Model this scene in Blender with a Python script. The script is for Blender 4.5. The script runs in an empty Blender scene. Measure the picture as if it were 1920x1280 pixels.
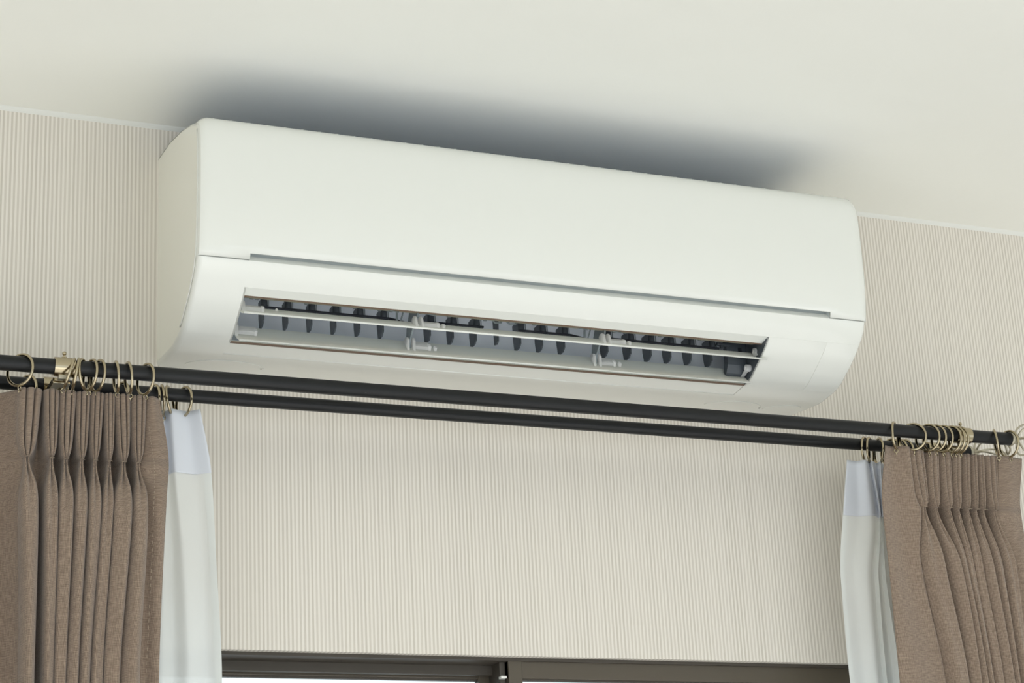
import bpy, bmesh, math, random
from mathutils import Vector, Matrix
random.seed(4)
scene = bpy.context.scene
COL = scene.collection
PI = math.pi

# ------------------------------------------------------------------ camera
F_PX = 3700.0
CAM = Vector((-0.49990, -2.19613, 1.4))
RIGHT = Vector((0.92199546, -0.3836871, -0.05204403))
UP = Vector((-0.08158201, -0.32389253, 0.94256989))
FWD = Vector((0.37850858, 0.86479931, 0.32992941))
cd = bpy.data.cameras.new('camera')
cam = bpy.data.objects.new('camera', cd)
COL.objects.link(cam)
m = Matrix.Identity(4)
for i in range(3):
    m[i][0] = RIGHT[i]; m[i][1] = UP[i]; m[i][2] = -FWD[i]; m[i][3] = CAM[i]
cam.matrix_world = m
cd.sensor_width = 36.0
cd.lens = F_PX * 36.0 / 1920.0
cd.clip_start = 0.05; cd.clip_end = 200
scene.camera = cam

# ------------------------------------------------------------------ world, sun, exposure
w = bpy.data.worlds.new('daylight'); scene.world = w
w.use_nodes = True
bg = w.node_tree.nodes['Background']
bg.inputs[0].default_value = (0.86, 0.94, 1.0, 1)
bg.inputs[1].default_value = 1.45
sl = bpy.data.lights.new('sun', 'SUN'); sl.energy = 7.8; sl.angle = math.radians(1.0); sl.color = (1.0, 0.97, 0.95)
sun = bpy.data.objects.new('sun', sl); COL.objects.link(sun)
sun.rotation_euler = Vector((-0.05, 0.90, -0.42)).to_track_quat('-Z', 'Y').to_euler()
scene.view_settings.view_transform = 'Standard'
scene.view_settings.look = 'None'
scene.view_settings.gamma = 1.0
scene.view_settings.use_curve_mapping = False
scene.view_settings.exposure = -0.04
scene.cycles.max_bounces = 10
scene.cycles.diffuse_bounces = 6
scene.cycles.transparent_max_bounces = 12
scene.cycles.caustics_reflective = False
scene.cycles.caustics_refractive = False

# ------------------------------------------------------------------ helpers
def at(px, py, y):
    """world point on the plane y=const seen at a pixel of the photograph"""
    d = FWD + RIGHT * ((px - 960) / F_PX) - UP * ((py - 640) / F_PX)
    return CAM + d * ((y - CAM.y) / d.y)

def s2l(c):
    r = []
    for v in c:
        v /= 255.0
        r.append(v / 12.92 if v <= 0.04045 else ((v + 0.055) / 1.055) ** 2.4)
    return (r[0], r[1], r[2], 1)

def tag(o, label=None, cat=None, group=None, kind=None):
    if label: o['label'] = label
    if cat: o['category'] = cat
    if group: o['group'] = group
    if kind: o['kind'] = kind
    return o

def empty(name, loc=(0, 0, 0)):
    o = bpy.data.objects.new(name, None); COL.objects.link(o); o.location = loc
    o.empty_display_size = 0.02
    return o

def obj(name, bm, mat, parent=None, smooth=False, angle=None, recalc=True):
    me = bpy.data.meshes.new(name)
    if recalc: bmesh.ops.recalc_face_normals(bm, faces=bm.faces)
    bm.to_mesh(me); bm.free()
    me.materials.append(mat)
    if smooth:
        for p in me.polygons: p.use_smooth = True
        if angle is not None:
            me.set_sharp_from_angle(angle=math.radians(angle))
    o = bpy.data.objects.new(name, me); COL.objects.link(o)
    if parent:
        o.parent = parent
        o.location = -parent.location if parent.type == 'EMPTY' else (0, 0, 0)
    return o

def box(bm, x0, x1, y0, y1, z0, z1, bev=0.0):
    b = bmesh.new()
    bmesh.ops.create_cube(b, size=1)
    for v in b.verts:
        v.co = Vector(((x0 + x1) / 2 + v.co.x * (x1 - x0), (y0 + y1) / 2 + v.co.y * (y1 - y0), (z0 + z1) / 2 + v.co.z * (z1 - z0)))
    if bev > 0:
        bmesh.ops.bevel(b, geom=b.edges[:], offset=bev, segments=2, affect='EDGES', profile=0.6)
    merge(bm, b)

def merge(bm, b, mat=None):
    vm = {}
    for v in b.verts:
        vm[v.index if False else v] = bm.verts.new(mat @ v.co if mat else v.co)
    for f in b.faces:
        bm.faces.new([vm[v] for v in f.verts])
    b.free()

def tube(bm, pts, r, seg=10, closed=False, cap=True):
    """r may be a number or a list"""
    pts = [Vector(p) for p in pts]; n = len(pts)
    rr = r if isinstance(r, (list, tuple)) else [r] * n
    rings = []; prev = None
    for i, p in enumerate(pts):
        if closed: t = pts[(i + 1) % n] - pts[(i - 1) % n]
        else: t = pts[min(i + 1, n - 1)] - pts[max(i - 1, 0)]
        t.normalize()
        if prev is None:
            a = Vector((0, 0, 1)) if abs(t.z) < 0.9 else Vector((1, 0, 0))
            u = t.cross(a).normalized()
        else:
            u = (prev - t * prev.dot(t)).normalized()
        prev = u; v = t.cross(u)
        rings.append([bm.verts.new(p + (u * math.cos(2 * PI * k / seg) + v * math.sin(2 * PI * k / seg)) * rr[i]) for k in range(seg)])
    m_ = n if closed else n - 1
    for i in range(m_):
        A, B = rings[i], rings[(i + 1) % n]
        for k in range(seg):
            bm.faces.new((A[k], A[(k + 1) % seg], B[(k + 1) % seg], B[k]))
    if cap and not closed:
        bm.faces.new(rings[0][::-1]); bm.faces.new(rings[-1])

def cyl(bm, a, b, r, seg=20): tube(bm, [a, b], r, seg)

def sphere(bm, c, r, seg=12):
    b = bmesh.new(); bmesh.ops.create_uvsphere(b, u_segments=seg, v_segments=seg // 2 + 2, radius=r)
    merge(bm, b, Matrix.Translation(Vector(c)))

def prism_x(bm, prof, x0, x1):
    """closed (y,z) polygon extruded along x"""
    A = [bm.verts.new((x0, y, z)) for y, z in prof]; B = [bm.verts.new((x1, y, z)) for y, z in prof]
    n = len(prof)
    for i in range(n): bm.faces.new((A[i], A[(i + 1) % n], B[(i + 1) % n], B[i]))
    bm.faces.new(A[::-1]); bm.faces.new(B)

def lerp_tab(tab, t):
    """smooth (monotone-ish) interpolation of [(t, v)...], t ascending"""
    if t <= tab[0][0]: return tab[0][1]
    if t >= tab[-1][0]: return tab[-1][1]
    for i in range(len(tab) - 1):
        if t <= tab[i + 1][0]:
            a, b = tab[i], tab[i + 1]; h = b[0] - a[0]; s = (t - a[0]) / h
            def slope(k):
                if k <= 0: return (tab[1][1] - tab[0][1]) / (tab[1][0] - tab[0][0])
                if k >= len(tab) - 1: return (tab[-1][1] - tab[-2][1]) / (tab[-1][0] - tab[-2][0])
                d0 = (tab[k][1] - tab[k - 1][1]) / (tab[k][0] - tab[k - 1][0]); d1 = (tab[k + 1][1] - tab[k][1]) / (tab[k + 1][0] - tab[k][0])
                return 0 if d0 * d1 <= 0 else 2 * d0 * d1 / (d0 + d1)
            m0, m1 = slope(i) * h, slope(i + 1) * h
            return (2*s**3-3*s**2+1)*a[1] + (s**3-2*s**2+s)*m0 + (-2*s**3+3*s**2)*b[1] + (s**3-s**2)*m1

# ------------------------------------------------------------------ materials
def mat(name, color, rough=0.5, metal=0.0, spec=0.5, **kw):
    m_ = bpy.data.materials.new(name); m_.use_nodes = True
    b = m_.node_tree.nodes['Principled BSDF']
    b.inputs['Base Color'].default_value = s2l(color)
    b.inputs['Roughness'].default_value = rough
    b.inputs['Metallic'].default_value = metal
    b.inputs['Specular IOR Level'].default_value = spec
    for k, v in kw.items(): b.inputs[k.replace('_', ' ')].default_value = v
    return m_

class NB:
    def __init__(s, m_): s.t = m_.node_tree; s.b = s.t.nodes['Principled BSDF']
    def n(s, typ, **kw):
        x = s.t.nodes.new(typ)
        for k, v in kw.items(): setattr(x, k, v)
        return x
    def l(s, a, b): s.t.links.new(a, b)
    def math(s, op, a, b=None, c=None):
        x = s.n('ShaderNodeMath', operation=op)
        for i, v in enumerate((a, b, c)):
            if v is None: continue
            if isinstance(v, (int, float)): x.inputs[i].default_value = v
            else: s.l(v, x.inputs[i])
        return x.outputs[0]
    def mix(s, f, a, b):
        x = s.n('ShaderNodeMix', data_type='RGBA')
        if isinstance(f, (int, float)): x.inputs[0].default_value = f
        else: s.l(f, x.inputs[0])
        for i, v in ((6, a), (7, b)):
            if isinstance(v, tuple): x.inputs[i].default_value = v
            else: s.l(v, x.inputs[i])
        return x.outputs[2]
    def noise(s, vec, scale, detail=2.0):
        x = s.n('ShaderNodeTexNoise'); x.inputs['Scale'].default_value = scale; x.inputs['Detail'].default_value = detail
        s.l(vec, x.inputs['Vector']); return x.outputs['Fac']
    def mapping(s, vec, scale):
        x = s.n('ShaderNodeMapping'); x.inputs['Scale'].default_value = scale; s.l(vec, x.inputs['Vector']); return x.outputs[0]
    def bump(s, h, strength, dist):
        x = s.n('ShaderNodeBump'); x.inputs['Strength'].default_value = strength; x.inputs['Distance'].default_value = dist
        s.l(h, x.inputs['Height']); s.l(x.outputs[0], s.b.inputs['Normal'])

# striped wallpaper: raised pale ribs, woven darker bands between
M_wall = mat('striped_wallpaper', (205, 200, 186), 0.75, spec=0.2)
nb = NB(M_wall)
tc = nb.n('ShaderNodeTexCoord').outputs['Object']
sep = nb.n('ShaderNodeSeparateXYZ'); nb.l(tc, sep.inputs[0])
X, Z = sep.outputs['X'], sep.outputs['Z']
ph = nb.math('FRACT', nb.math('MULTIPLY', X, 1 / 0.0050))
tri = nb.math('ABSOLUTE', nb.math('SUBTRACT', ph, 0.5))                    # 0 centre .. 0.5 edge
rib = nb.n('ShaderNodeMapRange', interpolation_type='SMOOTHSTEP')
rib.inputs[1].default_value = 0.17; rib.inputs[2].default_value = 0.31; nb.l(tri, rib.inputs[0])
cell = nb.math('FLOOR', nb.math('MULTIPLY', X, 1 / 0.0050))
wn = nb.n('ShaderNodeTexWhiteNoise', noise_dimensions='1D'); nb.l(cell, wn.inputs['W'])
fine = nb.noise(nb.mapping(tc, (900, 900, 650)), 1.0, 1.0)
big = nb.noise(nb.mapping(tc, (60, 60, 5)), 1.0, 2.0)
zig = nb.math('ABSOLUTE', nb.math('SUBTRACT', nb.math('FRACT', nb.math('ADD', nb.math('MULTIPLY', Z, 1 / 0.0016), nb.math('MULTIPLY', X, 330.0))), 0.5))
weave = nb.math('MULTIPLY', nb.math('SUBTRACT', 1.0, rib.outputs[0]), nb.math('MULTIPLY', zig, nb.math('MULTIPLY', wn.outputs['Value'], 1.3)))
dark = nb.mix(nb.math('MULTIPLY', weave, 0.8), s2l((216, 209, 198)), s2l((194, 187, 175)))
dark2 = nb.mix(nb.math('MULTIPLY', wn.outputs['Value'], 0.35), dark, s2l((199, 192, 180)))
colr = nb.mix(rib.outputs[0], dark2, s2l((234, 228, 218)))
colr = nb.mix(nb.math('MULTIPLY', nb.math('SUBTRACT', big, 0.3), 0.28), colr, s2l((220, 212, 207)))
nb.l(colr, nb.b.inputs['Base Color'])
# papering crease running along the wall a little above the window
cz = nb.math('ABSOLUTE', nb.math('SUBTRACT', Z, 1.8735))
cz = nb.math('MULTIPLY', nb.math('MAXIMUM', nb.math('SUBTRACT', 1.0, nb.math('MULTIPLY', cz, 1 / 0.004)), 0.0), 1.2)
hgt = nb.math('ADD', nb.math('ADD', rib.outputs[0], nb.math('MULTIPLY', fine, 0.35)), nb.math('ADD', nb.math('MULTIPLY', weave, -0.8), cz))
nb.bump(hgt, 0.5, 0.0004)

M_ceil = mat('painted_ceiling', (241, 241, 234), 0.85, spec=0.15)
nb = NB(M_ceil); tc = nb.n('ShaderNodeTexCoord').outputs['Object']
nb.bump(nb.noise(nb.mapping(tc, (9, 9, 9)), 1.0, 4.0), 0.25, 0.01)
M_caulk = mat('caulk_bead', (228, 228, 222), 0.6)
M_plain = mat('plain_wall_paint', (232, 231, 226), 0.8)
M_floor = mat('pale_floor', (214, 206, 188), 0.5)
nb = NB(M_floor); tc = nb.n('ShaderNodeTexCoord').outputs['Object']
nb.l(nb.mix(nb.noise(nb.mapping(tc, (2, 14, 1)), 1.0, 4.0), s2l((238, 238, 238)), s2l((228, 229, 230))), nb.b.inputs['Base Color'])

M_ac = mat('white_gloss_plastic', (232, 233, 227), 0.14, spec=0.5)
M_ac2 = mat('white_satin_plastic', (238, 240, 234), 0.4)
M_side = mat('wallpaper_lit_side_plastic', (242, 242, 232), 0.2)  # paler and warmer than the body, painting in light off the wallpaper
M_seam = mat('shadow_gap_plastic', (150, 152, 148), 0.6)
M_duct = mat('blue_grey_duct', (240, 245, 252), 0.35)
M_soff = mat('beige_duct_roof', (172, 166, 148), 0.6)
M_rim = mat('brown_rim_and_gap_shade', (112, 92, 76), 0.6)
M_vane = mat('charcoal_plastic', (72, 78, 85), 0.38)
M_link = mat('black_plastic', (34, 36, 44), 0.4)
M_strut = mat('grey_strut_plastic', (128, 138, 142), 0.35)

def translucent(name, color, transp, trans, rough=0.3, spec=True, weave=False):
    m_ = bpy.data.materials.new(name); m_.use_nodes = True; t = m_.node_tree
    b = t.nodes['Principled BSDF']; out = t.nodes['Material Output']
    b.inputs['Base Color'].default_value = s2l(color); b.inputs['Roughness'].default_value = rough
    if not spec: b.inputs['Specular IOR Level'].default_value = 0.05
    tl = t.nodes.new('ShaderNodeBsdfTranslucent'); tl.inputs[0].default_value = s2l(color)
    mx = t.nodes.new('ShaderNodeMixShader'); mx.inputs[0].default_value = trans
    t.links.new(b.outputs[0], mx.inputs[1]); t.links.new(tl.outputs[0], mx.inputs[2])
    tp = t.nodes.new('ShaderNodeBsdfTransparent'); tp.inputs[0].default_value = (1, 1, 1, 1)
    mx2 = t.nodes.new('ShaderNodeMixShader'); mx2.inputs[0].default_value = transp
    t.links.new(mx.outputs[0], mx2.inputs[1]); t.links.new(tp.outputs[0], mx2.inputs[2])
    t.links.new(mx2.outputs[0], out.inputs[0])
    return m_
M_blade = translucent('milky_blade_plastic', (254, 255, 251), 0.05, 0.85, 0.25)
M_clear = translucent('clear_clip_plastic', (255, 255, 255), 0.06, 0.7, 0.12)
M_sheer = translucent('sheer_voile', (252, 254, 252), 0.06, 0.36, 0.9, False)
M_tape = translucent('white_heading_tape', (242, 245, 251), 0.0, 0.2, 0.8, False)

M_cloth = mat('taupe_woven_fabric', (133, 114, 97), 0.9, spec=0.15)
M_cloth.node_tree.nodes['Principled BSDF'].inputs['Sheen Weight'].default_value = 0.25
M_cloth.node_tree.nodes['Principled BSDF'].inputs['Sheen Roughness'].default_value = 0.6
nb = NB(M_cloth)
uvn = nb.n('ShaderNodeUVMap'); uvn.uv_map = 'cloth'
uv = uvn.outputs[0]
sp = nb.n('ShaderNodeSeparateXYZ'); nb.l(uv, sp.inputs[0])
n1 = nb.noise(nb.mapping(uv, (120, 800, 1)), 1.0, 2.0)
n2 = nb.noise(nb.mapping(uv, (800, 120, 1)), 1.0, 2.0)
n3 = nb.noise(nb.mapping(uv, (26, 14, 1)), 1.0, 3.0)
wv = nb.math('ADD', nb.math('MULTIPLY', nb.math('SINE', nb.math('MULTIPLY', sp.outputs['X'], 2 * PI / 0.0011)), 0.15),
             nb.math('MULTIPLY', nb.math('SINE', nb.math('MULTIPLY', sp.outputs['Y'], 2 * PI / 0.0011)), 0.15))
mel = nb.math('ADD', nb.math('MULTIPLY', nb.math('ADD', n1, n2), 0.5), wv)
mr = nb.n('ShaderNodeMapRange'); mr.inputs[1].default_value = 0.25; mr.inputs[2].default_value = 0.75; nb.l(mel, mr.inputs[0])
c1 = nb.mix(mr.outputs[0], s2l((92, 76, 64)), s2l((172, 153, 134)))
c1 = nb.mix(nb.math('MULTIPLY', n3, 0.35), c1, s2l((126, 104, 90)))
nb.l(c1, nb.b.inputs['Base Color'])
nb.bump(mel, 0.6, 0.0005)
M_thread = mat('pale_thread', (158, 143, 125), 0.7)

M_rod = mat('black_satin_rod', (20, 21, 22), 0.38, spec=0.3)
nb = NB(M_rod); tc = nb.n('ShaderNodeTexCoord').outputs['Object']
sc_ = nb.noise(nb.mapping(tc, (40, 220, 220)), 1.0, 5.0)
mr = nb.n('ShaderNodeMapRange'); mr.inputs[1].default_value = 0.735; mr.inputs[2].default_value = 0.76; nb.l(sc_, mr.inputs[0])
nb.l(nb.mix(mr.outputs[0], s2l((24, 25, 26)), s2l((150, 150, 145))), nb.b.inputs['Base Color'])
M_metal = mat('champagne_nickel', (178, 166, 140), 0.16, metal=1.0)
M_metal2 = mat('brushed_nickel', (186, 180, 164), 0.32, metal=1.0)
M_screw = mat('steel_screw', (120, 118, 112), 0.3, metal=1.0)
M_alu = mat('dark_bronze_aluminium', (84, 76, 64), 0.42, metal=0.0, spec=0.5)
M_alu_d = mat('dark_bronze_aluminium_frame', (72, 66, 58), 0.5)
M_rub = mat('black_gasket', (28, 27, 26), 0.6)
M_white = mat('white_nylon', (232, 232, 226), 0.4)
M_glass = bpy.data.materials.new('window_glass'); M_glass.use_nodes = True
t = M_glass.node_tree; t.nodes.remove(t.nodes['Principled BSDF'])
tp = t.nodes.new('ShaderNodeBsdfTransparent'); tp.inputs[0].default_value = (0.96, 0.98, 0.97, 1)
gl = t.nodes.new('ShaderNodeBsdfGlossy'); gl.inputs['Roughness'].default_value = 0.02
fr = t.nodes.new('ShaderNodeFresnel'); fr.inputs[0].default_value = 1.5
mx = t.nodes.new('ShaderNodeMixShader')
t.links.new(fr.outputs[0], mx.inputs[0]); t.links.new(tp.outputs[0], mx.inputs[1]); t.links.new(gl.outputs[0], mx.inputs[2])
t.links.new(mx.outputs[0], t.nodes['Material Output'].inputs[0])

# ------------------------------------------------------------------ room shell
ZC = 2.481; ZW = 1.831
WX0, WX1 = -0.42, 1.52          # window opening
RX0, RX1, RY = -2.0, 3.1, -4.6
bm = bmesh.new()
box(bm, RX0, RX1, 0, 0.16, ZW, ZC)
box(bm, RX0, WX0, 0, 0.16, 0, ZW)
box(bm, WX1, RX1, 0, 0.16, 0, ZW)
o = obj('wall_front', bm, M_wall); tag(o, 'front wall in beige vertically striped wallpaper', kind='structure')
bm = bmesh.new(); box(bm, RX0 - 0.1, RX1 + 0.1, RY, 0.16, ZC, ZC + 0.1)
o = obj('ceiling', bm, M_ceil); tag(o, 'smooth white painted ceiling', kind='structure')
bm = bmesh.new(); box(bm, RX0 - 0.1, RX1 + 0.1, RY, 0.16, -0.1, 0)
o = obj('floor', bm, M_floor); tag(o, 'pale floor of the room', kind='structure')
bm = bmesh.new()
box(bm, RX1, RX1 + 0.1, -2.5, 0.16, 0, ZC); box(bm, RX1, RX1 + 0.1, RY, -3.4, 0, ZC)      # opening of a side window
box(bm, RX1, RX1 + 0.1, -3.4, -2.5, 0, 0.5); box(bm, RX1, RX1 + 0.1, -3.4, -2.5, 2.0, ZC)
o = obj('wall_right', bm, M_plain); tag(o, 'plain side wall', kind='structure')
bm = bmesh.new(); box(bm, RX0, RX1, RY - 0.1, RY, 2.02, ZC); box(bm, RX0, RX0 + 0.25, RY - 0.1, RY, 0, 2.02); box(bm, RX1 - 0.25, RX1, RY - 0.1, RY, 0, 2.02)  # added behind the camera to limit skylight while sun reaches the floor
o = obj('wall_back', bm, M_plain); tag(o, 'unseen wall added behind to limit skylight, with a wide opening for the sun', kind='structure')
bm = bmesh.new()
box(bm, RX0 - 0.1, RX0, -1.8, 0.16, 0, ZC); box(bm, RX0 - 0.1, RX0, RY, -3.6, 0, ZC)
box(bm, RX0 - 0.1, RX0, -3.6, -1.8, 0, 0.4); box(bm, RX0 - 0.1, RX0, -3.6, -1.8, 1.9, ZC)  # unseen window opening, added for more light from the left
o = obj('wall_left', bm, M_plain); tag(o, 'plain side wall with an unseen opening added for side light', kind='structure')
# narrow painted bead in the corner of wall and ceiling
bm = bmesh.new()
prism_x(bm, [(0, ZC), (-0.0045, ZC), (-0.0035, ZC - 0.0016), (-0.0018, ZC - 0.0035), (0, ZC - 0.005)], RX0, RX1)
o = obj('trim_1', bm, M_caulk); tag(o, 'thin white filler bead between wallpaper and ceiling', kind='structure')

# ------------------------------------------------------------------ window
win = empty('window_1', (0.5, 0.08, ZW)); tag(win, 'dark bronze aluminium sliding window under the air conditioner', kind='structure')
zl_bot = at(700, 1272, 0.070).z           # underside of left rail
zr_bot = at(1200, 1279, 0.026).z
xs = at(949, 1260, 0.020).x               # left edge of the front sash stile
xs2 = at(975, 1260, 0.020).x
bm = bmesh.new()
box(bm, WX0, WX1, 0.010, 0.150, ZW - 0.004, ZW)                           # head
box(bm, WX0, WX1, 0.044, 0.052, ZW - 0.016, ZW - 0.004, 0.0005)           # track lip
box(bm, WX0, WX0 + 0.04, 0.010, 0.150, 0.0, ZW - 0.004)
box(bm, WX1 - 0.04, WX1, 0.010, 0.150, 0.0, ZW - 0.004)
box(bm, WX0, WX1, 0.010, 0.150, 0.0, 0.03)
obj('window_frame', bm, M_alu_d, win)
def sash(xa, xb, ya, yb, ztop, zb, nm_l, rail_h):
    bm = bmesh.new()
    box(bm, xa, xb, ya, yb, zb, ztop, 0.0008)
    r = obj('top_rail', bm, M_alu, win)
    bm = bmesh.new(); box(bm, xa, xa + 0.018, ya - 0.002, yb, 0.03, ztop, 0.001); obj('stile', bm, M_alu, win)
    bm = bmesh.new(); box(bm, xb - 0.018, xb, ya - 0.002, yb, 0.03, ztop, 0.001); obj('stile', bm, M_alu, win)
    bm = bmesh.new(); box(bm, xa + 0.018, xb - 0.018, ya, yb, 0.03, 0.09, 0.001); obj('bottom_rail', bm, M_alu, win)
    bm = bmesh.new(); box(bm, xa + 0.018, xb - 0.018, (ya + yb) / 2 - 0.002, (ya + yb) / 2 + 0.002, 0.09, zb); obj('glass_pane', bm, M_glass, win)
    bm = bmesh.new(); box(bm, xa + 0.018, xb - 0.018, ya + 0.003, yb - 0.003, zb - 0.0025, zb); obj('gasket', bm, M_alu_d, win)
sash(xs, WX1 - 0.04, 0.014, 0.026, ZW - 0.0015, zr_bot, 'r', 0.04)
sash(WX0 + 0.04, xs - 0.004, 0.058, 0.070, ZW - 0.006, zl_bot, 'l', 0.04)
bm = bmesh.new(); box(bm, xs - 0.0085, xs - 0.001, 0.020, 0.055, 0.03, ZW - 0.004, 0.0008); obj('interlock', bm, M_alu_d, win)
P = at(940, 1271, 0.020)
bm = bmesh.new(); box(bm, P.x - 0.0035, P.x + 0.0040, 0.012, 0.020, P.z - 0.0015, P.z + 0.0015, 0.0004); obj('stopper', bm, M_white, win)

# ------------------------------------------------------------------ air conditioner
W = 0.87
ac = empty('air_conditioner', (W / 2, 0, 2.166))
tag(ac, 'white wall-mounted split air conditioner with its air flaps open, above the curtain rods', 'air conditioner')
# outer section (y, z), from the back of the top round the front to the back of the bottom
PROF = [(0, 2.440), (-.060, 2.4355), (-.124, 2.4225), (-.165, 2.4105), (-.190, 2.4030), (-.2005, 2.3975), (-.2055, 2.389), (-.2072, 2.375),
        (-.2075, 2.345), (-.2070, 2.310), (-.2050, 2.275), (-.2010, 2.245), (-.1975, 2.2315),
        (-.1925, 2.2195), (-.1860, 2.2115), (-.1800, 2.2060), (-.1725, 2.1988), (-.1640, 2.1920), (-.1520, 2.1840), (-.1400, 2.1768),
        (-.1290, 2.1700), (-.1200, 2.1664), (-.1110, 2.1640), (-.0960, 2.1618), (-.0820, 2.1602), (-.0700, 2.1598), (-.0350, 2.1628), (0, 2.166)]
def offs(prof, d):
    """offset inward (towards the body) by d along the section normals"""
    out = []
    n = len(prof)
    for i, (y, z) in enumerate(prof):
        dd = d * .35 if i < 4 and d > 0.003 else d
        a = prof[max(i - 1, 0)]; b = prof[min(i + 1, n - 1)]
        ty, tz = b[0] - a[0], b[1] - a[1]; L = math.hypot(ty, tz); ty /= L; tz /= L
        ny, nz = -tz, ty                  # candidate normal
        # inward: towards section centre
        cy, cz_ = -0.09, 2.30
        if (cy - y) * ny + (cz_ - z) * nz < 0: ny, nz = -ny, -nz
        yy, zz = y + ny * dd, z + nz * dd
        if i in (0, n - 1): yy = 0
        out.append((min(yy, 0), zz))
    return out
SEAM = 12                                  # index of the seam in PROF
OX0, OX1 = 0.0600, 0.7330                  # outlet opening
JA, JB, JC = 15, 22, 24                    # outlet: upper edge, lower edge, end of the lip
body_prof = []
ins = offs(PROF, 0.0024)
for i, p in enumerate(PROF): body_prof.append(ins[i] if i < SEAM else p)
body_prof.insert(SEAM, ins[SEAM])          # step at the seam
sh = 1
R_END = 0.0065
def rings_for(prof, x0, x1, r, xs_mid, seg=4):
    st = []
    for k in range(seg + 1):
        a = k / seg * PI / 2
        st.append((x0 + r * (1 - math.cos(a)), r * (1 - math.sin(a))))
    mids = [(x, 0.0) for x in xs_mid]
    end = [(x1 - (x - x0), d) for x, d in st[::-1]]
    return st + mids + end
S0, S1 = 0.0592, 0.8152                    # finger slot
stations = rings_for(body_prof, 0, W, R_END, [S0, OX0, OX1, S1])
bm = bmesh.new(); grid = []
for x, d in stations:
    pr = offs(body_prof, d) if d > 1e-6 else body_prof
    grid.append([bm.verts.new((x, y, z)) for y, z in pr])
for i in range(len(stations) - 1):
    for j in range(len(body_prof) - 1):
        mid = 0.5 * (stations[i][0] + stations[i + 1][0])
        if OX0 < mid < OX1 and JA + sh <= j < JC + sh: continue
        if S0 < mid < S1 and j in (11, 12): continue
        bm.faces.new((grid[i][j], grid[i + 1][j], grid[i + 1][j + 1], grid[i][j + 1]))
casing = obj('casing', bm, M_ac, ac, smooth=True, angle=35)
# end plates
for x, nm in ((0.0, 'end_plate'), (W, 'end_plate')):
    pr = offs(body_prof, R_END)
    bm = bmesh.new()
    A = [bm.verts.new((x, y, z)) for y, z in pr]
    bm.faces.new(A)
    inner = bmesh.ops.inset_region(bm, faces=bm.faces[:], thickness=0.0045, depth=0.0)
    for f in bm.faces:
        pass
    big_f = max(bm.faces, key=lambda f: f.calc_area())
    dx = 0.0005 if x == 0 else -0.0005
    inner2 = bmesh.ops.inset_region(bm, faces=[big_f], thickness=0.0010, depth=0.0)
    for v in big_f.verts: v.co.x += dx
    bmesh.ops.triangulate(bm, faces=[big_f])
    obj(nm, bm, M_side, ac)
# unseen intake grille added on top to deepen and tint the ceiling shadow
bm = bmesh.new()
gp = offs(PROF, -0.0003)
prism_x(bm, gp[0:5] + offs(PROF, 0.001)[0:5][::-1], 0.012, W - 0.012)
grille = obj('added_intake_filter', bm, mat('bounce_tint_filter_mesh', (150, 164, 190), 0.7), ac)
slat_mesh = None
for k in range(40):
    x = 0.02 + k * (W - .04) / 39
    if slat_mesh is None:
        bm = bmesh.new(); prism_x(bm, offs(PROF, -0.0028)[1:5] + offs(PROF, 0)[1:5][::-1], -.0011, .0011); so = obj('added_intake_slat', bm, M_ac2, ac); slat_mesh = so.data
    else:
        so = bpy.data.objects.new('added_intake_slat', slat_mesh); COL.objects.link(so); so.parent = ac
    so.location = Vector((x, 0, 0)) - ac.location
# light rim line round the left cheek, with its small notch at the end of the curve
def prof_pts(x, d, j0, j1):
    pr = offs(PROF, d); return [Vector((x, y, z)) for y, z in pr[j0:j1 + 1]]
bm = bmesh.new(); tube(bm, prof_pts(-0.0005, R_END + 0.0025, 6, 21), 0.0009, 6)
obj('cheek_rim', bm, M_ac, ac, smooth=True)

# front panel
S0, S1 = 0.0592, 0.8152                    # finger slot
ZS0, ZS1 = 2.2320, 2.2392
def seg_sample(prof, n_top):
    return prof
panel_prof = []
fp = PROF[4:SEAM + 1]
# resample between top and seam
def resample(pts, n):
    L = [0]
    for a, b in zip(pts[:-1], pts[1:]): L.append(L[-1] + math.hypot(b[0] - a[0], b[1] - a[1]))
    out = []
    for k in range(n + 1):
        s = L[-1] * k / n
        for i in range(len(L) - 1):
            if s <= L[i + 1] + 1e-9:
                t_ = (s - L[i]) / (L[i + 1] - L[i]); out.append((pts[i][0] + (pts[i+1][0]-pts[i][0])*t_, pts[i][1] + (pts[i+1][1]-pts[i][1])*t_)); break
    return out
def pos_on(pts, s_):                       # s_ in 0..1
    L = [0]
    for a, b in zip(pts[:-1], pts[1:]): L.append(L[-1] + math.hypot(b[0] - a[0], b[1] - a[1]))
    s = min(max(s_, 0), 1) * L[-1]
    for i in range(len(L) - 1):
        if s <= L[i + 1] + 1e-9:
            t_ = (s - L[i]) / (L[i + 1] - L[i]); return (pts[i][0] + (pts[i+1][0]-pts[i][0])*t_, pts[i][1] + (pts[i+1][1]-pts[i][1])*t_)
ytab = sorted([(z, y) for y, z in fp])
def y_at(z): return lerp_tab(ytab, z)
Ltot = fp[0][1] - ZS0 - 0.0006
rows_z = [fp[0][1] - 0.0, 2.4010, 2.3985, 2.395, 2.391, 2.386, 2.379, 2.370, 2.355, 2.335, 2.315, 2.295, 2.275, 2.258, 2.247, ZS1, ZS0 + 0.0006]
xs_l = [0.0015, 0.003, 0.005, 0.0075, 0.011, 0.016, 0.024, S0]
xs_r = [S1] + [W - v for v in xs_l[:-1][::-1]]
cols = xs_l + [0.2, 0.35, 0.5, 0.65] + xs_r
bm = bmesh.new(); g = []
RC = 0.013
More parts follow.
